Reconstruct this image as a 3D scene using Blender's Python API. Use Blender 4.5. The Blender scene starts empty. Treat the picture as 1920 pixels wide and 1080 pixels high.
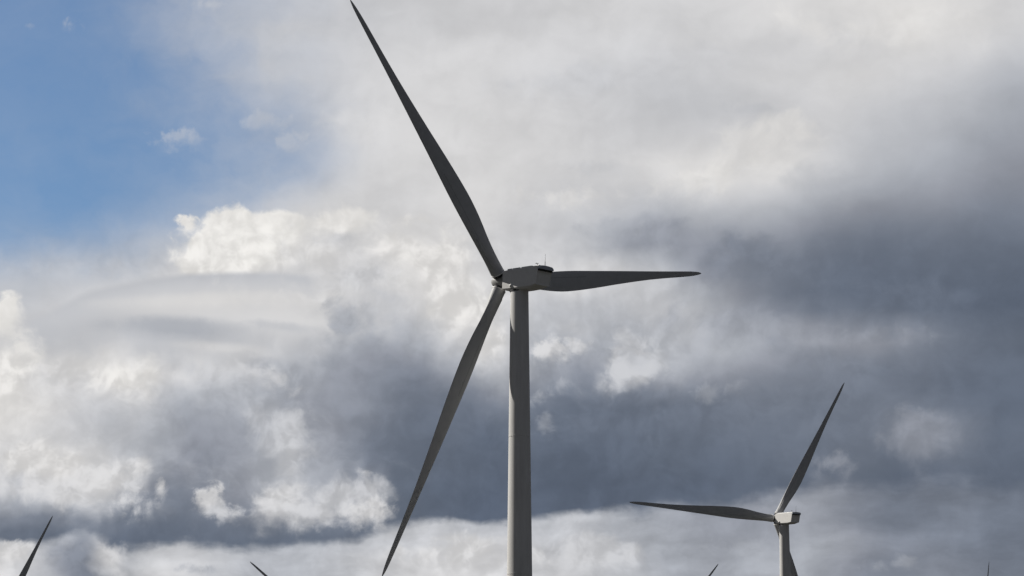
import bpy, bmesh, math, random
from mathutils import Vector, Matrix
R = math.radians
sc = bpy.context.scene
COL = sc.collection

# ------------------------------------------------------------------ camera
FPX, PITCH = 4913.09, 0.196809          # focal length in photo pixels (1920 wide), upward pitch
CAM_Z = 1.7
cam = bpy.data.cameras.new("camera")
cam.sensor_width = 36.0
cam.lens = FPX / 1920 * 36.0
cam.clip_start, cam.clip_end = 0.5, 60000
camo = bpy.data.objects.new("camera", cam)
camo.location = (0, 0, CAM_Z)
camo.rotation_euler = (math.pi / 2 + PITCH, 0, 0)
COL.objects.link(camo)
sc.camera = camo
sc.view_settings.view_transform = 'Standard'
sc.view_settings.look = 'None'
sc.view_settings.exposure = 0
sc.view_settings.gamma = 1
sc.cycles.use_adaptive_sampling = True
sc.cycles.adaptive_threshold = 0.02
sc.cycles.adaptive_min_samples = 20

# ------------------------------------------------------------------ sun
SUN_THETA, SUN_EL = R(116.4), R(37.6)        # left of the camera and a little beyond the turbines
SUN = Vector((-math.sin(SUN_THETA) * math.cos(SUN_EL), -math.cos(SUN_THETA) * math.cos(SUN_EL), math.sin(SUN_EL)))
sl = bpy.data.lights.new("sun", 'SUN')
sl.energy = 5.0
sl.angle = R(0.5)
sl.color = (1.0, 0.96, 0.9)
so = bpy.data.objects.new("sun", sl)
so.rotation_euler = SUN.to_track_quat('Z', 'Y').to_euler()
so.location = (-200, 100, 300)
COL.objects.link(so)

# ------------------------------------------------------------------ sky: Nishita blue behind a procedural cloud cover
world = bpy.data.worlds.new("World")
world.use_nodes = True
world.cycles.sampling_method = 'MANUAL'
world.cycles.sample_map_resolution = 512
NT = world.node_tree
NT.nodes.clear()
SKY_STRENGTH = 0.080

def look(px, py):
    """world azimuth / elevation seen at a point of the photo (1920 x 1080)"""
    c, s = math.cos(PITCH), math.sin(PITCH)
    x, u = (px - 960) / FPX, (540 - py) / FPX
    d = Vector((x, c - u * s, s + u * c)).normalized()
    return math.atan2(d.x, d.y), math.asin(d.z)

def unlook(az, el):
    d = Vector((math.sin(az) * math.cos(el), math.cos(az) * math.cos(el), math.sin(el)))
    c, s = math.cos(PITCH), math.sin(PITCH)
    f = d.y * c + d.z * s
    return 960 + FPX * d.x / f, 540 - FPX * (d.z * c - d.y * s) / f

def lin(v):
    v /= 255.0
    return v / 12.92 if v <= 0.04045 else ((v + 0.055) / 1.055) ** 2.4

TONES = [(60, (50, 60, 76)), (80, (70, 81, 99)), (95, (85, 95, 112)), (110, (99, 108, 123)), (130, (121, 128, 141)),
         (150, (145, 149, 159)), (170, (165, 169, 177)), (190, (188, 190, 195)), (205, (206, 206, 208)),
         (220, (222, 220, 218)), (235, (237, 235, 231)), (255, (255, 253, 248))]
def tone(L):
    L = max(60, min(255, L))
    for (a, ca), (b, cb) in zip(TONES, TONES[1:]):
        if L <= b:
            t = (L - a) / (b - a)
            return [lin(x + (y - x) * t) for x, y in zip(ca, cb)]

# --- node helpers
def node(t, **kw):
    n = NT.nodes.new(t)
    for k, v in kw.items():
        setattr(n, k, v)
    return n
def put(sock, v):
    if isinstance(v, bpy.types.NodeSocket):
        NT.links.new(v, sock)
    else:
        sock.default_value = v
def m(op, a, b=0.0, c=None, clamp=False):
    n = node('ShaderNodeMath', operation=op, use_clamp=clamp)
    put(n.inputs[0], a); put(n.inputs[1], b)
    if c is not None: put(n.inputs[2], c)
    return n.outputs[0]
def vm(op, a, b=None, scale=None):
    n = node('ShaderNodeVectorMath', operation=op)
    put(n.inputs[0], a)
    if b is not None: put(n.inputs[1], b)
    if scale is not None: put(n.inputs['Scale'], scale)
    return n.outputs[0]
def mix(f, a, b):
    n = node('ShaderNodeMix', data_type='RGBA', clamp_factor=True)
    put(n.inputs[0], f); put(n.inputs[6], a); put(n.inputs[7], b)
    return n.outputs[2]
def fmix(f, a, b):
    n = node('ShaderNodeMix', data_type='FLOAT', clamp_factor=True)
    put(n.inputs[0], f); put(n.inputs[2], a); put(n.inputs[3], b)
    return n.outputs[0]
def sstep(x, lo, hi):
    n = node('ShaderNodeMapRange', interpolation_type='SMOOTHSTEP')
    put(n.inputs[0], x); put(n.inputs[1], lo); put(n.inputs[2], hi)
    n.inputs[3].default_value = 0; n.inputs[4].default_value = 1
    return n.outputs[0]
def noise(vec, scale, detail=6, rough=0.5, lac=2.0, dist=0.0):
    n = node('ShaderNodeTexNoise', noise_dimensions='3D')
    n.normalize = True
    put(n.inputs['Vector'], vec); n.inputs['Scale'].default_value = scale
    n.inputs['Detail'].default_value = detail; n.inputs['Roughness'].default_value = rough
    n.inputs['Lacunarity'].default_value = lac; n.inputs['Distortion'].default_value = dist
    return n

def group(name, ins, outs, build):
    """a node group: build(*input sockets) returns the output sockets"""
    global NT
    keep, g = NT, bpy.data.node_groups.new(name, 'ShaderNodeTree')
    kind = {'f': 'NodeSocketFloat', 'c': 'NodeSocketColor', 'v': 'NodeSocketVector'}
    for n_, k_ in ins: g.interface.new_socket(n_, in_out='INPUT', socket_type=kind[k_])
    for n_, k_ in outs: g.interface.new_socket(n_, in_out='OUTPUT', socket_type=kind[k_])
    NT = g
    gi = node('NodeGroupInput'); go = node('NodeGroupOutput')
    res = build(*[gi.outputs[i] for i in range(len(ins))])
    for i, r in enumerate(res): NT.links.new(r, go.inputs[i])
    NT = keep
    return g
def use(g, *vals):
    n = node('ShaderNodeGroup'); n.node_tree = g
    for sck, v in zip(n.inputs, vals): put(sck, v)
    return n.outputs

tc = node('ShaderNodeTexCoord')
DIR = vm('NORMALIZE', tc.outputs['Generated'])
sep = node('ShaderNodeSeparateXYZ'); put(sep.inputs[0], DIR)
AZ = m('ARCTAN2', sep.outputs[0], sep.outputs[1])
EL = m('ARCSINE', sep.outputs[2])

AZ0, AZ1 = look(0, 540)[0] - 0.012, look(1920, 540)[0] + 0.012
EL0, EL1 = look(960, 1080)[1] - 0.012, look(960, 0)[1] + 0.012

# warps (radians) that break up every edge
W1 = noise(DIR, 16, 2, 0.5)
W2 = noise(DIR, 48, 6, 0.5)
def chan(n, i):
    s = node('ShaderNodeSeparateColor'); put(s.inputs[0], n.outputs['Color'])
    return m('SUBTRACT', s.outputs[i], 0.5)
w1x, w1y = chan(W1, 0), chan(W1, 1)
w2x, w2y = chan(W2, 0), chan(W2, 1)
# how broken the cloud is: cumulus in the left and middle, smooth sheets above and to the right
broken = m('MULTIPLY', fmix(sstep(EL, look(960, 360)[1], look(960, 560)[1]), 0.30, 1.0), fmix(sstep(AZ, look(1150, 540)[0], look(1500, 540)[0]), 1.0, 0.6))
lens = m('MULTIPLY', m('MULTIPLY', sstep(EL, look(300, 700)[1], look(300, 640)[1]), sstep(EL, look(300, 500)[1], look(300, 540)[1])), sstep(AZ, look(680, 600)[0], look(540, 600)[0]))
broken = m('MULTIPLY', broken, m('MULTIPLY_ADD', lens, -0.75, 1.0))
wamp = m('MULTIPLY', broken, 0.024)
U = m('ADD', AZ, m('ADD', m('MULTIPLY', w1x, 0.014), m('MULTIPLY', w2x, wamp)))
V = m('ADD', EL, m('ADD', m('MULTIPLY', w1y, 0.008), m('MULTIPLY', w2y, m('MULTIPLY', wamp, 0.7))))

LGRID = """
195 195 195 195 195 195 195 197 198 198 198 200 202 203 204 205 205 206 207 207 206 207 208 210 213 212 214 216 216 215 212 208
195 195 195 195 195 195 196 198 200 200 200 203 205 206 207 207 206 205 205 203 203 205 206 205 206 207 208 209 211 209 205 196
195 195 195 195 195 196 198 199 200 200 202 205 207 208 208 207 205 204 202 200 198 200 202 206 207 207 210 208 204 198 190 178
195 195 195 195 195 198 200 200 200 200 203 206 208 209 209 209 208 206 204 202 200 198 198 200 202 205 204 198 193 187 180 170
195 195 195 195 195 198 198 198 200 202 205 207 209 210 210 210 209 208 206 205 205 208 208 208 210 206 198 190 184 176 166 157
200 200 200 200 200 200 200 200 202 204 207 208 209 210 211 211 209 207 206 208 212 215 214 213 210 203 193 181 171 164 155 147
200 200 200 200 200 200 202 204 206 208 210 208 208 210 212 210 204 200 198 190 186 188 190 188 180 167 158 150 145 141 135 130
195 195 195 195 198 205 226 228 226 220 206 208 214 214 210 206 204 200 186 160 146 150 152 150 145 135 128 121 118 118 115 112
195 195 195 195 197 205 222 216 207 206 206 208 214 218 215 208 205 209 209 204 188 160 138 135 125 116 110 106 104 105 104 100
200 198 203 210 211 208 206 206 208 211 209 200 204 212 216 209 196 190 190 192 195 189 170 150 131 118 110 105 102 100 98 96
206 204 206 201 194 187 190 200 205 198 176 170 175 190 211 208 190 190 180 180 185 187 180 172 165 155 150 148 140 128 115 108
215 206 208 217 214 208 211 204 190 171 155 146 145 150 175 188 172 158 146 160 175 160 150 145 140 135 130 125 120 115 108 102
221 212 205 200 194 181 170 165 162 160 146 135 128 119 125 138 132 120 115 120 125 122 128 128 128 125 122 123 120 112 105 100
213 206 197 190 175 160 152 155 168 160 140 128 116 108 105 102 105 103 104 106 108 110 112 113 114 115 118 128 143 142 116 105
205 210 210 200 172 150 143 148 172 168 148 125 114 105 99 96 97 96 97 98 100 101 102 105 108 114 116 108 104 106 104 100
180 190 195 178 145 128 140 145 165 170 160 138 110 98 92 88 90 90 90 92 92 92 95 98 98 100 100 100 100 102 102 100
122 118 115 110 106 105 106 108 110 112 114 114 108 98 92 88 90 92 94 96 98 100 104 108 112 118 120 122 124 126 124 120
112 112 112 108 104 103 104 106 108 110 112 112 108 100 95 92 92 94 96 98 100 102 106 110 114 118 122 124 126 128 126 122
"""
LG = [[float(v) for v in r.split()] for r in LGRID.strip().splitlines()]
SGRID = [[1, 1, .95, .85, .72, .60, .50, .40, .26, .16, .08, .03],
         [1, 1, .97, .90, .78, .64, .46, .32, .22, .14, .06, .02],
         [1, 1, .98, .92, .82, .64, .44, .28, .18, .12, .05, 0],
         [1, 1, .98, .92, .80, .70, .60, .48, .42, .24, .10, .02],
         [.98, .98, .96, .93, .88, .80, .72, .68, .62, .40, .16, .03],
         [.97, .97, .97, .95, .92, .86, .76, .66, .54, .34, .12, .02],
         [.95, .95, .96, .94, .88, .78, .62, .44, .26, .12, .02, 0],
         [.72, .72, .70, .62, .52, .40, .25, .12, .04, 0, 0, 0],
         [.22, .22, .22, .20, .16, .06, 0, 0, 0, 0, 0, 0],
         [.06, .06, .03, 0, 0, 0, 0, 0, 0, 0, 0, 0]]
SG = [r + [0] * 20 for r in SGRID] + [[0] * 32 for _ in range(8)]
# pale low cloud below the flat dark cloud base
BGRID = """
190 180 165 190 198 197 186 180 180 180 185 190 195 192 188 184 186 190 184 172 165 158 152 150 158 158 142 130 128 130 126 122
204 185 150 150 185 196 196 188 182 180 182 188 192 196 200 198 194 193 190 182 172 166 160 160 168 170 158 142 136 134 128 124
208 170 140 142 196 204 194 184 180 181 186 196 204 206 206 204 200 200 195 186 176 168 166 170 172 166 148 136 138 138 132 128
"""
BG = [[float(v) for v in r.split()] for r in BGRID.strip().splitlines()]

def sample(G, x, y):
    """Catmull-Rom sample of a table whose cells are 60 photo pixels wide"""
    def cr(p0, p1, p2, p3, t):
        return p1 + .5 * t * (p2 - p0 + t * (2 * p0 - 5 * p1 + 4 * p2 - p3 + t * (3 * (p1 - p2) + p3 - p0)))
    gx, gy = min(max(x, 0), 31), min(max(y, 0), len(G) - 1)
    ix, iy = min(int(gx), 30), min(int(gy), max(len(G) - 2, 0))
    at = lambda r, c: G[min(max(r, 0), len(G) - 1)][min(max(c, 0), 31)]
    rows = [cr(*[at(iy + k, ix + q) for q in (-1, 0, 1, 2)], gx - ix) for k in (-1, 0, 1, 2)]
    return cr(*rows, gy - iy)

def ramp_field(nrows, value, u01, vrow):
    """nrows colour ramps along the azimuth, blended along the elevation; value(az, el) -> rgba"""
    out = alpha = None
    for j in range(nrows):
        r = node('ShaderNodeValToRGB')
        cr_ = r.color_ramp
        cr_.interpolation = 'CARDINAL'
        while len(cr_.elements) < 32:
            cr_.elements.new(0.5)
        for i in range(32):
            e = cr_.elements[i]
            e.position = i / 31
        for i in range(32):
            az = AZ0 + (AZ1 - AZ0) * i / 31
            el = EL1 + (EL0 - EL1) * j / (nrows - 1)
            cr_.elements[i].color = value(az, el)
        # (the tiny term only makes the rows evaluate one after the other)
        put(r.inputs[0], u01 if out is None else m('MULTIPLY_ADD', out, 1e-9, u01))
        if out is None:
            out, alpha = r.outputs[0], r.outputs[1]
        else:
            f = m('SUBTRACT', vrow, float(j - 1), clamp=True)
            out, alpha = mix(f, out, r.outputs[0]), fmix(f, alpha, r.outputs[1])
    return out, alpha

LG = [[v + max(0, 124 - v) * .32 for v in r] for r in LG]
def upper(az, el):
    px, py = unlook(az, el)
    gx, gy = (px - 30) / 60, (py - 30) / 60
    return (*tone(sample(LG, gx, gy)), min(1, max(0, sample(SG, gx, gy))))
def lower(az, el):
    px, py = unlook(az, el)
    gx, gy = (px - 30) / 60, (py - 985) / 40
    return (*tone(sample(BG, gx, gy)), 1)

def norm01(x, a, b):
    return m('DIVIDE', m('SUBTRACT', x, a), b - a, clamp=True)
NR = 40
u01 = norm01(U, AZ0, AZ1)
v01 = norm01(V, EL1, EL0)
BASE = group("cloud_layout", [('u', 'f'), ('row', 'f')], [('colour', 'c'), ('clear', 'f')], lambda u, row: ramp_field(NR, upper, u, row))
base, clear = use(BASE, u01, m('MULTIPLY', v01, float(NR - 1)))
# torn veils where the cloud thins out to the blue
TV = m('SUBTRACT', noise(vm('ADD', vm('MULTIPLY', DIR, (1.0, 1.0, 1.5)), vm('SCALE', W2.outputs['Color'], scale=0.03)), 17, 9, 0.56).outputs['Fac'], 0.5)
clear = m('MULTIPLY', clear, 0.965)
clear = m('MULTIPLY_ADD', m('MULTIPLY', m('MULTIPLY', clear, m('SUBTRACT', 1.06, clear)), TV), 4.2, clear, clamp=True)

# billowing turbulence (rounded heads, dark creases), and its relief towards the sun
def billow(vec):
    out = None
    for sc_, a_ in ((50, 1.0), (107, .52), (228, .28), (480, .15)):
        n_ = m('SUBTRACT', noise(vec, sc_, 0, 0.5).outputs['Fac'], 0.5)
        b_ = m('MULTIPLY', m('SQRT', m('MULTIPLY_ADD', n_, n_, 0.0006)), a_)
        out = b_ if out is None else m('ADD', out, b_)
    return out
DW = vm('ADD', DIR, vm('SCALE', vm('SUBTRACT', W2.outputs['Color'], (.5, .5, .5)), scale=0.012))
B0 = billow(DW)
B1 = billow(vm('ADD', DW, (-0.0032, 0.0, 0.0034)))
relief = m('SUBTRACT', B1, B0)
T0 = noise(vm('MULTIPLY', DW, (1, 1, 1.2)), 54, 7, 0.50).outputs['Fac']
T0c = m('ADD', m('SUBTRACT', T0, 0.5), m('MULTIPLY', m('SUBTRACT', 0.30, B0), 0.30))
TS = m('SUBTRACT', noise(vm('ADD', vm('MULTIPLY', DIR, (1, 1, 1.8)), vm('SCALE', W2.outputs['Color'], scale=0.022)), 24, 8, 0.52).outputs['Fac'], 0.5)

def curve_of_az(pts, soft_u=AZ):
    """elevation (radians) of an outline given by photo points, as a Float Curve over the azimuth"""
    n = node('ShaderNodeFloatCurve')
    put(n.inputs['Value'], norm01(soft_u, AZ0, AZ1))
    P = []
    for px, py in pts:
        az, el = look(px, py)
        P.append(((az - AZ0) / (AZ1 - AZ0), (el - EL0) / (EL1 - EL0)))
    c = n.mapping.curves[0]
    while len(c.points) < len(P):
        c.points.new(0.5, 0.5)
    for q, (x, y) in zip(c.points, P):
        q.location = (min(max(x, 0), 1), min(max(y, 0), 1))
    n.mapping.update()
    return m('ADD', m('MULTIPLY', n.outputs[0], EL1 - EL0), EL0)

PX = 1 / FPX                                       # one photo pixel in radians

sky_c = base
# --- the pale band under the flat cloud base
e0, e1 = look(960, 985)[1], look(960, 1080)[1]
def lower_field(u, vr):
    out = None
    for j in range(6):
        r = node('ShaderNodeValToRGB'); cr_ = r.color_ramp; cr_.interpolation = 'CARDINAL'
        while len(cr_.elements) < 32: cr_.elements.new(0.5)
        for i in range(32): cr_.elements[i].position = i / 31
        for i in range(32):
            cr_.elements[i].color = lower(AZ0 + (AZ1 - AZ0) * i / 31, e0 + (e1 - e0) * j / 5)
        put(r.inputs[0], u if out is None else m('MULTIPLY_ADD', out, 1e-9, u))
        out = r.outputs[0] if out is None else mix(m('SUBTRACT', vr, float(j - 1), clamp=True), out, r.outputs[0])
    return (out,)
LOW = group("low_cloud_layout", [('u', 'f'), ('row', 'f')], [('colour', 'c')], lower_field)
streak = m('SUBTRACT', noise(vm('ADD', vm('MULTIPLY', DIR, (1, 1, 3.2)), vm('SCALE', W2.outputs['Color'], scale=0.02)), 26, 8, 0.55).outputs['Fac'], 0.5)
lowc = use(LOW, u01, m('MULTIPLY', norm01(V, e0, e1), 5.0))[0]
lowc = vm('SCALE', lowc, scale=m('MULTIPLY_ADD', streak, 0.9, 1.0))
edge = curve_of_az([(-60, 1020), (0, 1022), (60, 1024), (100, 1018), (130, 1008), (160, 1012), (220, 1019), (300, 1020), (380, 1024), (440, 1028), (520, 1026),
                    (600, 1018), (680, 1006), (730, 990), (780, 978), (860, 982), (940, 980), (1040, 972), (1130, 966), (1180, 958), (1240, 947),
                    (1330, 948), (1420, 938), (1500, 920), (1600, 914), (1750, 905), (1850, 910), (1980, 912)], m('ADD', AZ, m('MULTIPLY', w2x, 0.008)))
d_edge = m('ADD', m('SUBTRACT', edge, EL), m('ADD', m('MULTIPLY', w2y, 46 * PX), m('ADD', m('MULTIPLY', T0c, 36 * PX), m('MULTIPLY', streak, 46 * PX))))
softw = fmix(norm01(AZ, look(900, 900)[0], look(1500, 900)[0]), 13 * PX, 20 * PX)
k_low = sstep(m('DIVIDE', d_edge, softw), -1.0, 1.0)
sky_c = mix(k_low, sky_c, lowc)

# --- cloud bodies with an outline of their own
T2 = m('SUBTRACT', noise(DW, 150, 6, 0.6).outputs['Fac'], 0.5)
RAG_BIG = m('ADD', m('MULTIPLY_ADD', T2, 0.8, m('MULTIPLY', T0c, 3.2)), m('MULTIPLY', w2x, 0.9))
RAG_SMALL = m('ADD', m('MULTIPLY', T0c, 2.6), m('MULTIPLY', T2, 2.8))
def puff_nodes(col, clr, body, AZ_, EL_, ragged, amount, az, el, irx, iry, c, sn, hard, fade, op, tint):
    # (the tiny terms only make the bodies evaluate one after the other)
    order = m('MULTIPLY', m('ADD', m('ADD', body, clr), col), 1e-9)
    AZ_ = m('ADD', AZ_, order); EL_ = m('ADD', EL_, order)
    rag = m('MULTIPLY', m('ADD', ragged, order), amount)
    x = m('MULTIPLY', m('SUBTRACT', AZ_, az), irx)
    y = m('MULTIPLY', m('SUBTRACT', EL_, el), iry)
    k = m('DIVIDE', iry, irx)
    x2 = m('ADD', m('MULTIPLY', x, c), m('MULTIPLY', m('DIVIDE', y, k), sn))
    y2 = m('SUBTRACT', m('MULTIPLY', y, c), m('MULTIPLY', m('MULTIPLY', x, sn), k))
    d = m('SQRT', m('ADD', m('MULTIPLY', x2, x2), m('MULTIPLY', y2, y2)))
    f = m('ADD', m('SUBTRACT', 1.0, d), rag)
    # crisp towards the light (up and left), dissolving downwards
    h = fmix(sstep(m('SUBTRACT', y2, m('MULTIPLY', x2, 0.35)), 0.55, -0.75), hard, fade)
    k = m('MULTIPLY', sstep(m('DIVIDE', f, h), 0.0, 1.0), op)
    return mix(k, col, tint), m('MULTIPLY', clr, m('SUBTRACT', 1.0, k)), m('MAXIMUM', body, k)
PUFF = group("cloud_body", [(n_, 'c' if n_ in ('colour', 'tint') else 'f') for n_ in
             ('colour', 'clear', 'body', 'az', 'el', 'ragged', 'amount', 'az0', 'el0', 'irx', 'iry', 'cos', 'sin', 'hard', 'fade', 'opacity', 'tint')],
             [('colour', 'c'), ('clear', 'f'), ('body', 'f')], puff_nodes)
def puff(cx, cy, rx, ry, L, hard=0.5, rag=1.0, op=1.0, rot=0.0):
    """soft ragged cloud: centre and radii in photo pixels, brightness L; rot in degrees anticlockwise"""
    global sky_c, clear, body
    az, el = look(cx, cy)
    sky_c, clear, body = use(PUFF, sky_c, clear, body, AZ, EL, RAG_SMALL if ry < 40 else RAG_BIG, rag, az, el, 1 / (rx * PX), 1 / (ry * PX), math.cos(R(rot)), math.sin(R(rot)), hard * .85, min(1.6, hard * 2.4), op, (*tone(L), 1))
PUFFS_BEHIND = [
    # thin scraps in the blue
    (132, 46, 40, 20, 205, .9, .9, .45), (60, 50, 16, 10, 205, .9, .9, .2), (338, 258, 62, 28, 205, .9, 1.0, .40), (480, 232, 60, 22, 206, .9, 1.0, .3), (545, 270, 40, 22, 206, .9, 1.0, .3), (395, 12, 40, 16, 206, .9, 1.0, .35),
    # soft swellings of the high sheet
    (1430, 300, 130, 70, 221, 1.0, 1.0, .55), (1475, 235, 60, 46, 222, .9, 1.0, .6), (1310, 350, 110, 40, 222, 1.0, .9, .6), (1500, 50, 120, 26, 222, 1.0, .9, .4, -28), (1720, 60, 140, 60, 222, 1.0, .8, .5),
    (1080, 375, 110, 34, 219, 1.0, .8, .6), (1060, 160, 130, 40, 194, 1.0, .9, .5), (1300, 110, 120, 40, 198, 1.0, .9, .45), (1420, 205, 60, 20, 190, 1.0, 1.0, .5), (1130, 318, 90, 20, 198, 1.0, .9, .5), (690, 250, 90, 60, 212, 1.0, .9, .4),
    # dark belly of the sheet above the right blade
    (1230, 440, 130, 40, 156, 1.0, .7, .7, -14), (1440, 500, 170, 55, 128, 1.0, .7, .7, -18), (1150, 425, 90, 22, 178, 1.0, .8, .6), (1560, 350, 110, 60, 180, 1.0, .8, .5),
    # cumulus head standing against the blue
    (430, 470, 104, 76, 230, .35, .50), (512, 452, 80, 64, 231, .35, .5), (392, 500, 64, 46, 228, .4, .45), (352, 425, 32, 30, 228, .5, .6),
    (640, 425, 96, 40, 225, .5, .6), (600, 480, 110, 50, 214, .9, .7), (640, 448, 70, 18, 196, .9, .8, .6, 8), (760, 420, 60, 24, 218, .7, .8), (760, 470, 80, 46, 221, .7, .7), (840, 500, 90, 60, 221, .8, .8), (700, 520, 70, 34, 200, .9, .8, .7),
]
PUFFS_FRONT = [
    # smooth bands of the lens
    (390, 566, 270, 24, 217, .9, .12, .7, 3), (350, 622, 200, 34, 172, .75, .15, .8, -2), (420, 656, 130, 20, 211, .9, .15, .8, -4), (540, 616, 110, 16, 186, .9, .25, .6, -6),
    (500, 696, 120, 34, 168, .9, .35, .7, -12), (80, 640, 80, 44, 190, 1.1, .15, .6), (600, 545, 90, 26, 205, 1.1, .4, .6), (645, 630, 46, 58, 166, .9, .8, .7), (600, 655, 40, 44, 194, .8, .8, .6),
    # middle tones the bright heads grow out of
    (560, 880, 190, 110, 166, 1.2, .7, .55), (460, 750, 150, 60, 186, 1.2, .8, .5, -28), (1045, 690, 110, 90, 163, 1.2, .8, .55), (1210, 680, 130, 90, 178, 1.2, .8, .6), (150, 900, 220, 90, 190, 1.2, .6, .6),
    (1420, 620, 220, 44, 158, 1.2, .9, .55, -6), (1620, 700, 160, 40, 130, 1.2, .9, .5, -14), (1560, 790, 190, 70, 126, 1.2, .9, .5), (1700, 560, 150, 40, 116, 1.2, .9, .5, -10), (1350, 780, 150, 60, 120, 1.2, .9, .45), (1100, 790, 120, 50, 120, 1.2, .9, .4),
    # bright edge of the great cloud
    (870, 590, 80, 62, 222, .8, .8), (910, 650, 50, 50, 217, .8, .8), (860, 545, 70, 40, 220, .9, .8, .8),
    (560, 565, 90, 22, 214, 1.0, .7, .6), (660, 590, 60, 26, 178, .9, .9, .5),
    # left flank
    (5, 590, 40, 42, 228, .4, .6), (20, 720, 84, 96, 225, .9, .7), (225, 715, 90, 56, 225, .9, .7), (130, 700, 60, 40, 214, .9, .8, .6),
    (480, 700, 120, 30, 208, 1.0, .9, .6, -25), (520, 825, 70, 60, 192, .9, .9, .7),
    # lit towers of the low cumulus
    (110, 885, 120, 62, 216, 0.65, .65), (200, 910, 84, 66, 209, 0.65, .7), (60, 920, 80, 40, 206, 1.01, .8), (245, 938, 44, 36, 200, 0.87, .9), (120, 935, 110, 26, 206, 1.20, .8, .8),
    (303, 914, 17, 28, 206, 0.87, .8), (392, 940, 36, 30, 207, 0.72, .8), (440, 964, 42, 22, 196, 0.87, .9),
    (545, 880, 50, 96, 196, 1.20, .8, .9), (530, 950, 84, 54, 206, 0.72, .7), (640, 945, 104, 54, 198, 0.87, .8, .9), (690, 965, 60, 30, 208, 0.87, .8), (590, 965, 110, 36, 200, 1.16, .8, .8),
    # scraps in front of the dark cloud
    (1030, 666, 46, 34, 206, 0.87, .9, .95), (1080, 655, 34, 30, 204, 0.87, 1.0, .8), (1080, 618, 20, 16, 200, 1.16, 1.0, .6), (1050, 725, 30, 26, 176, 1.20, 1.1, .5), (1012, 752, 22, 22, 178, 1.20, 1.1, .55), (1026, 785, 18, 30, 166, 1.20, 1.1, .45),
    (1200, 695, 60, 60, 196, .75, 1.15, .9), (1235, 670, 70, 30, 186, 1.20, 1.0, .7), (1330, 735, 36, 26, 168, 1.20, 1.1, .55), (1380, 728, 28, 18, 160, 1.20, 1.1, .4),
    (1575, 868, 42, 22, 150, 1.16, .9, .7), (1725, 822, 110, 52, 148, 1.2, 1.1, .65), (1700, 790, 50, 36, 150, 1.20, .9, .5), (1610, 635, 130, 24, 156, 1.20, .8, .5),
    # tops of the low cloud along the horizon
    (850, 1045, 110, 42, 210, .6, .7, .9), (960, 1060, 90, 30, 206, .7, .8, .8), (1130, 1050, 120, 40, 202, .8, .8, .7), (20, 1045, 70, 30, 212, .7, .7, .8), (210, 1048, 46, 40, 210, .7, .8, .8), (140, 1050, 60, 44, 138, .8, .7, .8), (380, 1070, 50, 16, 164, .8, .8, .6),
    (1420, 1040, 90, 34, 172, .9, .8, .5), (1690, 1060, 70, 18, 165, .9, .9, .6),
]
body = m('MULTIPLY', AZ, 0.0001, clamp=True)
for p in PUFFS_BEHIND:
    puff(*p)
# the great smooth lens of cloud on the left: outline of an ellipse, fading downwards and to the right
lx, ly = look(470, 700)
ex = m('MULTIPLY', m('SUBTRACT', AZ, lx), 1 / (480 * PX)); ey = m('MULTIPLY', m('SUBTRACT', EL, ly), 1 / (195 * PX))
ld = m('SUBTRACT', 1.0, m('SQRT', m('ADD', m('MULTIPLY', ex, ex), m('MULTIPLY', ey, ey))))
ld = m('ADD', ld, m('ADD', m('MULTIPLY', w1y, 0.10), m('MULTIPLY', T0c, 0.07)))
gate = m('MULTIPLY', sstep(m('MULTIPLY_ADD', T0c, 0.9, ey), 0.02, 0.45), sstep(m('MULTIPLY_ADD', T0c, 1.6, m('MULTIPLY_ADD', w2x, 0.5, ex)), 0.55, 0.05))
k_lens = m('MULTIPLY', sstep(ld, -0.01, 0.06), gate)
band = m('SINE', m('ADD', m('MULTIPLY', ld, 16.0), m('ADD', m('MULTIPLY', w1x, 5.0), m('MULTIPLY', ex, 1.2))))
lens_c = vm('SCALE', mix(sstep(m('MULTIPLY_ADD', ex, 0.25, ey), 0.62, 0.20), mix(sstep(ld, 0.02, 0.34), (*tone(191), 1), (*tone(211), 1)), (*tone(193), 1)), scale=m('MULTIPLY_ADD', band, 0.035, 1.0))
sky_c = mix(k_lens, sky_c, lens_c)
clear = m('MULTIPLY', clear, m('SUBTRACT', 1.0, k_lens))
for p in PUFFS_FRONT:
    puff(*p)

# relief in the broken cloud, gentle unevenness in the sheets
calm = m('MULTIPLY_ADD', k_lens, -0.8, 1.0)
amp = m('MULTIPLY', m('MULTIPLY', broken, calm), m('MULTIPLY_ADD', body, 0.60, 0.25))
gain = m('ADD', 1.0, m('ADD', m('MULTIPLY', relief, m('MULTIPLY', amp, 1.8)), m('MULTIPLY', TS, m('MULTIPLY', calm, m('MULTIPLY_ADD', broken, 0.30, 0.40)))))
gain = m('MULTIPLY_ADD', m('TANH', m('DIVIDE', m('SUBTRACT', gain, 1.0), 0.15)), 0.15, 1.0)
sky_c = vm('SCALE', sky_c, scale=gain)

# unseen sky behind, beside and above: dark overcast invented to keep shaded sides dark
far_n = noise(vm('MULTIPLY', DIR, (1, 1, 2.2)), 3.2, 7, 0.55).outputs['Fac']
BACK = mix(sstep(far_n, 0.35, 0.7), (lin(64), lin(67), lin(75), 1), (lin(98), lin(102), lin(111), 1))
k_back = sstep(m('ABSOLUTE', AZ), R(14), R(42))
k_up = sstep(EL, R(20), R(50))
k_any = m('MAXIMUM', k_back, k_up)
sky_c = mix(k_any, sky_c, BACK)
clear = m('MULTIPLY', clear, m('SUBTRACT', 1.0, k_any))

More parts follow.
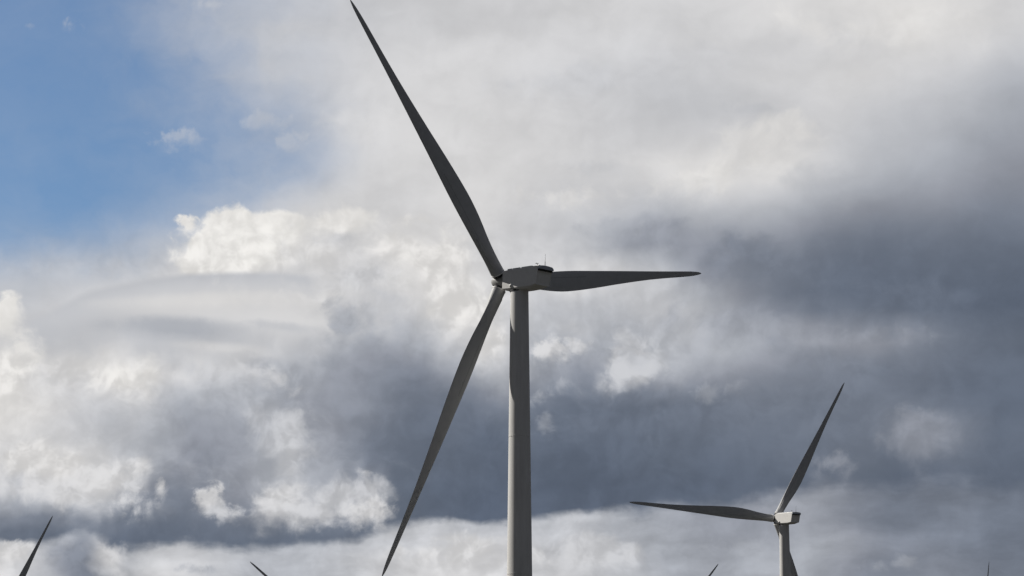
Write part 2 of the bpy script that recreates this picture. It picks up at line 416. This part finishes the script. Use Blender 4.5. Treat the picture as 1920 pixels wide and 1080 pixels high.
st = node('ShaderNodeTexSky', sky_type='NISHITA')
st.sun_disc = False
st.sun_elevation = SUN_EL
st.sun_rotation = math.atan2(SUN.x, SUN.y)
st.altitude = 300; st.air_density = 1.0; st.dust_density = 0.1; st.ozone_density = 4.6
final = mix(clear, vm('SCALE', sky_c, scale=1.0 / SKY_STRENGTH), st.outputs[0])
bg_cl = node('ShaderNodeBackground'); put(bg_cl.inputs[0], final); bg_cl.inputs[1].default_value = SKY_STRENGTH
wo = node('ShaderNodeOutputWorld'); put(wo.inputs[0], bg_cl.outputs[0])
sc.world = world

# ------------------------------------------------------------------ materials
def material(name, base, rough=0.5, spots=0.06, scale=0.35, spec=0.4, streak=False):
    mt = bpy.data.materials.new(name); mt.use_nodes = True
    nt = mt.node_tree; b = nt.nodes['Principled BSDF']
    b.inputs['Roughness'].default_value = rough
    b.inputs['Specular IOR Level'].default_value = spec
    t = nt.nodes.new('ShaderNodeTexCoord')
    mp = nt.nodes.new('ShaderNodeMapping')
    mp.inputs['Scale'].default_value = (1, 1, 0.12) if streak else (1, 1, 1)
    nt.links.new(t.outputs['Object'], mp.inputs[0])
    n = nt.nodes.new('ShaderNodeTexNoise')
    n.inputs['Scale'].default_value = scale * 6; n.inputs['Detail'].default_value = 8; n.inputs['Roughness'].default_value = .65
    nt.links.new(mp.outputs[0], n.inputs['Vector'])
    r = nt.nodes.new('ShaderNodeValToRGB')
    r.color_ramp.elements[0].position = .3; r.color_ramp.elements[1].position = .7
    r.color_ramp.elements[0].color = (*[c * (1 - spots) for c in base], 1)
    r.color_ramp.elements[1].color = (*[c * (1 + spots) for c in base], 1)
    nt.links.new(n.outputs['Fac'], r.inputs[0]); nt.links.new(r.outputs[0], b.inputs['Base Color'])
    return mt
M_TOWER = material("tower_paint", (.68, .67, .65), .5, .09, .25, .3, True)
M_BLADE = material("blade_paint", (.46, .465, .47), .55, .07, .12, .25)
M_SEAM = material("seam_sealant", (.30, .30, .30), .6, .1, .4)
M_NAC = material("nacelle_paint", (.76, .75, .73), .5, .05, .3, .3)
M_RAIL = material("rail_white", (.78, .79, .8), .4, .04, .4)
M_LID = material("cooler_paint", (.42, .45, .50), .5, .05, .4)
M_DARK = material("dark_opening", (.02, .02, .022), .7, .2, .5)
M_STEEL = material("hub_casting", (.36, .36, .35), .5, .15, .6)
M_MAST = material("mast_metal", (.12, .12, .13), .5, .1, .6)

# ------------------------------------------------------------------ object helpers
def link(name, bm, mat, parent=None, smooth=True, matrix=None, angle=35):
    bmesh.ops.recalc_face_normals(bm, faces=bm.faces)
    me = bpy.data.meshes.new(name); bm.to_mesh(me); bm.free()
    me.materials.append(mat)
    if smooth:
        for p in me.polygons: p.use_smooth = True
        me.set_sharp_from_angle(angle=R(angle))
    o = bpy.data.objects.new(name, me); COL.objects.link(o)
    if parent: o.parent = parent
    if matrix is not None: o.matrix_local = matrix
    return o

def loft(bm, rings, cap=True):
    vs = [[bm.verts.new(p) for p in r] for r in rings]
    for a, b in zip(vs, vs[1:]):
        n = len(a)
        for i in range(n):
            bm.faces.new((a[i], a[(i + 1) % n], b[(i + 1) % n], b[i]))
    if cap:
        bm.faces.new(vs[0][::-1]); bm.faces.new(vs[-1])
    return vs

def ring(r, h, axis='Z', n=48, cx=0, cy=0):
    P = [(r * math.cos(2 * math.pi * i / n), r * math.sin(2 * math.pi * i / n)) for i in range(n)]
    if axis == 'Z': return [(cx + a, cy + b, h) for a, b in P]
    return [(h, cx + a, cy + b) for a, b in P]

def box(bm, x0, x1, y0, y1, z0, z1, bev=0.0):
    vs = [bm.verts.new((x, y, z)) for x in (x0, x1) for y in (y0, y1) for z in (z0, z1)]
    fs = [(0, 1, 3, 2), (4, 6, 7, 5), (0, 4, 5, 1), (2, 3, 7, 6), (0, 2, 6, 4), (1, 5, 7, 3)]
    F = [bm.faces.new([vs[i] for i in f]) for f in fs]
    if bev:
        bmesh.ops.bevel(bm, geom=list({e for f in F for e in f.edges}), offset=bev, segments=2, affect='EDGES')

def lerp_table(T, t):
    for (a, va), (b, vb) in zip(T, T[1:]):
        if t <= b:
            k = (t - a) / (b - a)
            return va + (vb - va) * k
    return T[-1][1]
def smooth_table(T, t):
    ts = [a for a, _ in T]; vs = [b for _, b in T]
    for i in range(len(T) - 1):
        if t <= ts[i + 1] or i == len(T) - 2:
            h = ts[i + 1] - ts[i]; k = (t - ts[i]) / h
            def slope(j):
                if j <= 0: return (vs[1] - vs[0]) / (ts[1] - ts[0])
                if j >= len(T) - 1: return (vs[-1] - vs[-2]) / (ts[-1] - ts[-2])
                return (vs[j + 1] - vs[j - 1]) / (ts[j + 1] - ts[j - 1])
            m0, m1 = slope(i) * h, slope(i + 1) * h
            return (2*k**3 - 3*k*k + 1)*vs[i] + (k**3 - 2*k*k + k)*m0 + (-2*k**3 + 3*k*k)*vs[i+1] + (k**3 - k*k)*m1

# ------------------------------------------------------------------ ground
gb = bmesh.new()
N = 64
prev = [gb.verts.new((0, 0, 0))]
rads = [120, 400, 900, 2000, 5000, 12000, 30000]
rng = random.Random(3)
rows = []
for r in rads:
    rows.append([gb.verts.new((r * math.cos(2 * math.pi * i / N), r * math.sin(2 * math.pi * i / N), rng.uniform(-.6, .2) if r > 300 else 0)) for i in range(N)])
for i in range(N):
    gb.faces.new((prev[0], rows[0][i], rows[0][(i + 1) % N]))
for a, b in zip(rows, rows[1:]):
    for i in range(N):
        gb.faces.new((a[i], b[i], b[(i + 1) % N], a[(i + 1) % N]))
mg = bpy.data.materials.new("cloud_shaded_grass"); mg.use_nodes = True
nt = mg.node_tree; b = nt.nodes['Principled BSDF']; b.inputs['Roughness'].default_value = .95
tcn = nt.nodes.new('ShaderNodeTexCoord')
n1 = nt.nodes.new('ShaderNodeTexNoise'); n1.inputs['Scale'].default_value = .01; n1.inputs['Detail'].default_value = 10
n2 = nt.nodes.new('ShaderNodeTexNoise'); n2.inputs['Scale'].default_value = 1.5; n2.inputs['Detail'].default_value = 6
nt.links.new(tcn.outputs['Object'], n1.inputs['Vector']); nt.links.new(tcn.outputs['Object'], n2.inputs['Vector'])
ad = nt.nodes.new('ShaderNodeMath'); ad.operation = 'MULTIPLY_ADD'; ad.inputs[1].default_value = .35
nt.links.new(n2.outputs['Fac'], ad.inputs[0]); nt.links.new(n1.outputs['Fac'], ad.inputs[2])
rr = nt.nodes.new('ShaderNodeValToRGB')
rr.color_ramp.elements[0].position = .45; rr.color_ramp.elements[0].color = (.012, .013, .010, 1)
rr.color_ramp.elements[1].position = .85; rr.color_ramp.elements[1].color = (.027, .026, .020, 1)  # grass colour darkened as if under cloud shadow, keeping bounce light low
nt.links.new(ad.outputs[0], rr.inputs[0]); nt.links.new(rr.outputs[0], b.inputs['Base Color'])
ground = link("ground", gb, mg); ground['kind'] = 'structure'

# ------------------------------------------------------------------ wind turbine
# local frame of a turbine: origin at the foot of the tower, +X upwind (towards the rotor), +Y left, +Z up
ROT_R, OVERHANG, TILT, CONE, PITCH_B, PREBEND = 44.25, 3.55, R(5.5), R(2.87), R(0.0), 0.75
LE = [(0, .96), (.03, .96), (.08, .92), (.14, 1.0), (.22, 1.10), (.317, 1.14), (.434, 1.0), (.563, .84), (.71, .64), (.823, .50), (.907, .41), (.957, .33), (.985, .22), (1, .06)]
TE = [(0, .96), (.03, .96), (.08, 1.0), (.14, 1.22), (.20, 1.56), (.26, 1.76), (.317, 1.77), (.434, 1.48), (.563, 1.04), (.71, .64), (.823, .48), (.907, .41), (.957, .31), (.985, .18), (1, .05)]
TH = [(0, 1.92), (.03, 1.92), (.08, 1.70), (.14, 1.42), (.20, 1.12), (.30, .82), (.45, .56), (.6, .38), (.8, .21), (.95, .10), (1, .02)]
TW = [(0, R(13)), (.1, R(12)), (.2, R(9)), (.317, R(6)), (.5, R(3)), (.75, R(.8)), (1, R(-1))]
NB = 40
def blade_point(t, a, lift=0.0):
    """a point of the blade's skin: t along the span, a round the section (0 leading edge, 270 degrees the downwind face)"""
    le, te, th, tw = smooth_table(LE, t), smooth_table(TE, t), smooth_table(TH, t), lerp_table(TW, t) + PITCH_B
    rnd = max(0.0, min(1.0, 1 - (t - .035) / .17)); rnd = rnd * rnd * (3 - 2 * rnd)
    xc = .5 * (1 + math.cos(a))                      # 1 at the leading edge, 0 at the trailing edge
    s = 1 - xc
    naca = 2.6 * (.2969 * math.sqrt(max(s, 0)) - .126 * s - .3516 * s * s + .2843 * s ** 3 - .1036 * s ** 4) * 2 * .74
    side = 1 if math.sin(a) >= 0 else -1
    ya = side * naca * th * .5 * (1.0 if side < 0 else .72) * 1.12
    y = math.sin(a) * th * .5 * rnd + ya * (1 - rnd) + side * lift
    x = -te + (le + te) * xc
    cs, sn = math.cos(tw), math.sin(tw)
    # chord turned so that the leading edge leans upwind
    return (y * cs + x * sn + PREBEND * t * t, x * cs - y * sn, t * ROT_R)
def blade_mesh():
    """blade along +Z, leading edge towards +Y, upwind towards +X"""
    bm = bmesh.new()
    TT = [0.029, .034, .05, .07, .09, .12, .15, .18, .21, .24, .27, .30, .34, .38, .43, .48, .54, .6, .66, .72, .78, .83, .87, .905, .93, .95, .965, .975, .985, .992, .997, 1.0]
    loft(bm, [[blade_point(t, 2 * math.pi * i / NB) for i in range(NB)] for t in TT])
    return bm

def tower_mesh(h):
    bm = bmesh.new(); rings = []
    def rad(z): return 1.23 + (h - z) * .0118 + max(0, (h - z - 40)) * .004
    prof = [(0, .12), (.4, .12), (.41, 0)] + [(h * k / 24, 0) for k in range(1, 25)]
    for z in (h - 20.1, h - 38.6, h - 58):                    # flange joints between the tower sections
        prof += [(z - .09, 0), (z - .08, -.025), (z - .02, -.025), (z - .01, .01), (z + .09, .01), (z + .10, 0)]
    loft(bm, [ring(rad(z) + d, z, n=64) for z, d in sorted(prof)])
    return bm

NX0, NX1, NW = -4.8, 2.05, 1.34                              # nacelle: rear, front, half width
def nacelle_mesh():
    bm = bmesh.new(); rings = []
    #        x      half-width  top   side-bottom  belly  belly half width
    for x, w, zt, zb, zy, wb in [(-4.36, NW - .04, 1.10, -1.30, -1.33, 1.1), (-4.44, NW, 1.12, -1.42, -1.46, 1.1), (-3.75, NW, 1.11, -1.53, -1.60, 1.1), (-3.0, NW, 1.09, -1.60, -1.76, 1.1), (-1.6, NW, 1.06, -1.60, -1.80, 1.1),
                              (.6, NW, 1.04, -1.58, -1.78, 1.1), (1.6, NW, 1.02, -1.56, -1.72, 1.1), (2.02, NW, .92, -1.54, -1.66, 1.1), (2.10, NW - .05, .86, -1.48, -1.6, 1.05), (2.45, .80, .62, -1.0, -1.1, .6)]:
        def px(z): return x - ((z + 1.3) * .20 if x < -4.3 else 0)     # rear wall leans back at the top
        pts = [(px(zt), -w + .22, zt), (px(zt), w - .22, zt), (px(zt), w - .05, zt - .04), (px(zt - .12), w, zt - .12), (px(zb + .06), w, zb + .06), (px(zb), w - .05, zb),
               (px(zy), wb, zy), (px(zy), -wb, zy), (px(zb), -w + .05, zb), (px(zb + .06), -w, zb + .06), (px(zt - .12), -w, zt - .12), (px(zt), -w + .05, zt - .04)]
        rings.append(pts)
    loft(bm, rings)
    return bm

def lid_mesh():
    bm = bmesh.new(); rings = []
    for x, dz in [(-5.12, -.14), (-5.10, -.05), (-5.02, .0), (-4.8, .02), (-4.72, .02)]:
        pts = []
        k = 16
        for i in range(k + 1):
            y = -NW - .03 + (2 * NW + .06) * i / k
            crown = .14 * (1 - (y / NW) ** 2) - .10 * max(0, (abs(y) - NW + .25) / .25) ** 2
            pts.append((x, y, 1.02 + dz + crown))
        pts += [(x, NW + .03, .60), (x, -NW - .03, .60)]
        rings.append(pts)
    loft(bm, rings)
    return bm

def turbine_prototype():
    root = bpy.data.objects.new("wind_turbine", None)
    root.empty_display_size = 5
    COL.objects.link(root)
    H = 80.0
    tower = link("tower", tower_mesh(H - 1.75), M_TOWER, root, matrix=Matrix.Translation((.12, 0, 0)))
    nm = Matrix.Translation((0, 0, H)) @ Matrix.Rotation(-R(2.5), 4, 'Y')
    nac = link("nacelle", nacelle_mesh(), M_NAC, root, matrix=nm, angle=28)
    link("cooler_lid", lid_mesh(), M_LID, nac)
    bm = bmesh.new(); box(bm, -4.98, -4.6, -NW + .03, NW - .03, .40, .595); link("cooler_slot", bm, M_DARK, nac)
    for y in (-NW + .12, NW - .12):                            # kerb rails along the roof edges
        for x0, x1 in ((-3.6, -1.5), (-1.3, .2), (.3, 1.2)):
            bm = bmesh.new(); box(bm, x0, x1, y - .06, y + .06, 1.0, 1.17, .02); link("roof_rail", bm, M_RAIL, nac)
    bm = bmesh.new()
    loft(bm, [ring(.05, 1.0, n=10, cx=-4.9, cy=.1), ring(.045, 1.7, n=10, cx=-4.9, cy=.1), ring(.02, 1.75, n=10, cx=-4.9, cy=.1), ring(.018, 2.75, n=10, cx=-4.9, cy=.1)])
    link("antenna", bm, M_MAST, nac)
    bm = bmesh.new()
    loft(bm, [ring(.04, 1.1, n=10, cx=-4.1, cy=.75), ring(.035, 1.5, n=10, cx=-4.1, cy=.75)])
    box(bm, -4.35, -3.85, .735, .765, 1.44, 1.50)
    loft(bm, [ring(.09, 1.46, n=10, cx=-3.85, cy=.75), ring(.09, 1.56, n=10, cx=-3.85, cy=.75)])
    link("wind_sensor", bm, M_MAST, nac)
    bm = bmesh.new()
    bmesh.ops.create_uvsphere(bm, u_segments=16, v_segments=10, radius=.26, matrix=Matrix.Translation((.35, NW - .04, -1.22)))
    link("side_dome", bm, M_NAC, nac)  # small rounded dome low on the nacelle side
    bm = bmesh.new(); loft(bm, [ring(1.29, -1.72, n=48, cx=.12), ring(1.29, -1.95, n=48, cx=.12)]); link("yaw_ring", bm, M_DARK, nac)
    # rotor
    A = Matrix.Translation((0, 0, H)) @ Matrix.Rotation(-TILT, 4, 'Y')      # +X of this frame is the rotor axis
    hz = OVERHANG / math.cos(TILT)
    HUBM = Matrix.Translation((OVERHANG, 0, H)) @ Matrix.Rotation(-TILT, 4, 'Y')
    bm = bmesh.new()
    prof = [(-1.3, .62), (-1.15, .80), (-.9, .90), (-.5, .94), (.2, .95), (.8, .92), (1.3, .76), (1.65, .50), (1.85, .25), (1.9, .05)]
    loft(bm, [ring(r, x, 'X', 40) for x, r in prof])
    hub = link("hub", bm, M_STEEL, root, matrix=HUBM)
    bm = bmesh.new(); loft(bm, [ring(.6, -1.9, 'X', 32), ring(.6, -1.28, 'X', 32)]); link("main_shaft", bm, M_DARK, hub)
    protos = []
    bmesh_blade = blade_mesh()
    blade = link("blade", bmesh_blade, M_BLADE, root, angle=60)
    bm = bmesh.new()
    z0 = ROT_R * .029
    loft(bm, [ring(1.0, z0 - .02, n=40), ring(1.0, z0 + .10, n=40), ring(.94, z0 + .12, n=40), ring(.94, z0 + .15, n=40)])
    link("root_flange", bm, M_NAC, blade)
    bm = bmesh.new(); loft(bm, [ring(.84, z0 - .34, n=40), ring(.84, z0 + .0, n=40)]); link("pitch_bearing", bm, M_DARK, blade)
    bm = bmesh.new()                                            # vortex tabs near the root, on the downwind face, on one base strip
    strip = []
    for i in range(24):
        t = .055 + i * .0060
        X, Y, z = blade_point(t, R(309))
        strip.append((X, Y, z))
        box(bm, X - .07, X + .05, Y - .03, Y + .03, z - .02, z + .08)
    loft(bm, [[(X - .03, Y - .04, z), (X + .04, Y - .04, z), (X + .04, Y + .04, z), (X - .03, Y + .04, z)] for X, Y, z in strip])
    link("vortex_strip", bm, M_BLADE, blade, smooth=False)
    bm = bmesh.new()                                            # edge of the glued spar cap showing through
    rows_ = []
    for i in range(30):
        t = .12 + i * .0095
        rows_.append([blade_point(t, R(292), l_) for l_ in (-.02, .012)] + [blade_point(t, R(290), l_) for l_ in (.012, -.02)])
    loft(bm, rows_)
    link("spar_seam", bm, M_SEAM, blade, smooth=False)
    for t in (.35, .55, .72, .86):                              # lightning receptors
        X, Y, z = blade_point(t, R(285))
        bm = bmesh.new()
        box(bm, X - .02, X + .10, Y - .035, Y + .035, z - .035, z + .035, .01)
        link("receptor", bm, M_DARK, blade, smooth=False)
    return root, HUBM, H

def copy_tree(o, parent=None):
    c = o.copy(); COL.objects.link(c)
    if parent is not None:
        c.parent = parent
        c.matrix_parent_inverse = o.matrix_parent_inverse
    for ch in [x for x in CHILDREN.get(o.name, [])]:
        copy_tree(ch, c)
    return c

root0, HUBM, HUB_H = turbine_prototype()
def kids(o): return [x for x in COL.objects if x.parent == o]
blade0 = [k for k in kids(root0) if k.name == "blade"][0]
CHILDREN = {o.name: kids(o) for o in list(COL.objects)}
for k in (1, 2):
    nb = copy_tree(blade0, root0)
CHILDREN = {o.name: kids(o) for o in list(COL.objects)}

def pose(root, loc, gamma, phase, pitch=0.0):
    """gamma: heading of the rotor, turned left of straight away from the viewer; phase: blade angle from the right, anticlockwise"""
    root.location = loc
    root.rotation_euler = (0, 0, math.pi / 2 + gamma)
    bl = [k for k in kids(root) if k.name.startswith("blade")]
    for i, bo in enumerate(bl):
        p = phase + i * 2 * math.pi / 3
        # rotor frame: u = -Y (right), w = +Z ; blade +Z -> radial, blade +Y -> tangential, blade +X -> axis
        r = Vector((0, -math.cos(p), math.sin(p)))
        t = Vector((0, math.sin(p), math.cos(p)))
        a = Vector((1, 0, 0))
        r2 = r * math.cos(CONE) + a * math.sin(CONE)
        a2 = a * math.cos(CONE) - r * math.sin(CONE)
        Mx = Matrix((a2, t, r2)).transposed().to_4x4()
        bo.matrix_local = HUBM @ Mx @ Matrix.Rotation(pitch, 4, 'Z')

def tag(o, label):
    o['label'] = label; o['category'] = 'wind turbine'; o['group'] = 'wind turbines of the wind farm'

def hub_at(px, py, D):
    c, s = math.cos(PITCH), math.sin(PITCH)
    d = Vector((px - 960, FPX * c - (540 - py) * s, FPX * s + (540 - py) * c))
    return d * (D / d.y) + Vector((0, 0, CAM_Z))
def place_by_hub(root, hub, gamma, phase, pitch=0.0):
    # hub: where the rotor axis meets the chord plane of the blade tips
    fwd = Vector((-math.sin(gamma), math.cos(gamma), 0))
    reach = OVERHANG + PREBEND * math.cos(TILT)
    pose(root, (hub.x - fwd.x * reach, hub.y - fwd.y * reach, hub.z - HUB_H - PREBEND * math.sin(TILT)), gamma, phase, pitch)

turbines = [root0] + [copy_tree(root0) for _ in range(5)]
place_by_hub(turbines[0], hub_at(934.2, 528.5, 353.23), R(44.05), R(9.69))
place_by_hub(turbines[1], hub_at(1451.25, 972.6, 676.4), R(32.29), R(57.95))
tag(turbines[0], "large pale grey wind turbine nearest the viewer, its tower rising at the centre")
tag(turbines[1], "medium sized wind turbine at lower right with sunlit nacelle and one blade level")
def place_by_tip(root, px, py, gamma, phase, hubz=72.0):
    """stand a turbine so that its highest blade ends at this point of the sky"""
    a = Vector((-math.sin(gamma) * math.cos(TILT), math.cos(gamma) * math.cos(TILT), math.sin(TILT)))
    u = Vector((math.cos(gamma), math.sin(gamma), 0)); w = u.cross(a)
    if w.z < 0: w = -w
    tip = ROT_R * (math.cos(CONE) * (math.cos(phase) * u + math.sin(phase) * w) + math.sin(CONE) * a) + PREBEND * a
    d = hub_at(px, py, 1.0) - Vector((0, 0, CAM_Z))
    D = (hubz + tip.z) / d.z
    place_by_hub(root, d * D - tip + Vector((0, 0, CAM_Z)), gamma, phase)
place_by_tip(turbines[2], 97, 967, R(44), R(61.5))
place_by_tip(turbines[3], 467, 1053, R(35), R(144))
place_by_tip(turbines[4], 1345, 1057, R(38), R(45))
place_by_tip(turbines[5], 1852, 1052, R(48), R(79))
tag(turbines[2], "far wind turbine at the lower left corner, a long blade tip leaning right")
tag(turbines[3], "far wind turbine left of the central tower, only a blade tip leaning left in view")
tag(turbines[4], "far wind turbine between the two towers, only a short blade tip in view")
tag(turbines[5], "far wind turbine at the right edge, only a thin upright blade tip in view")
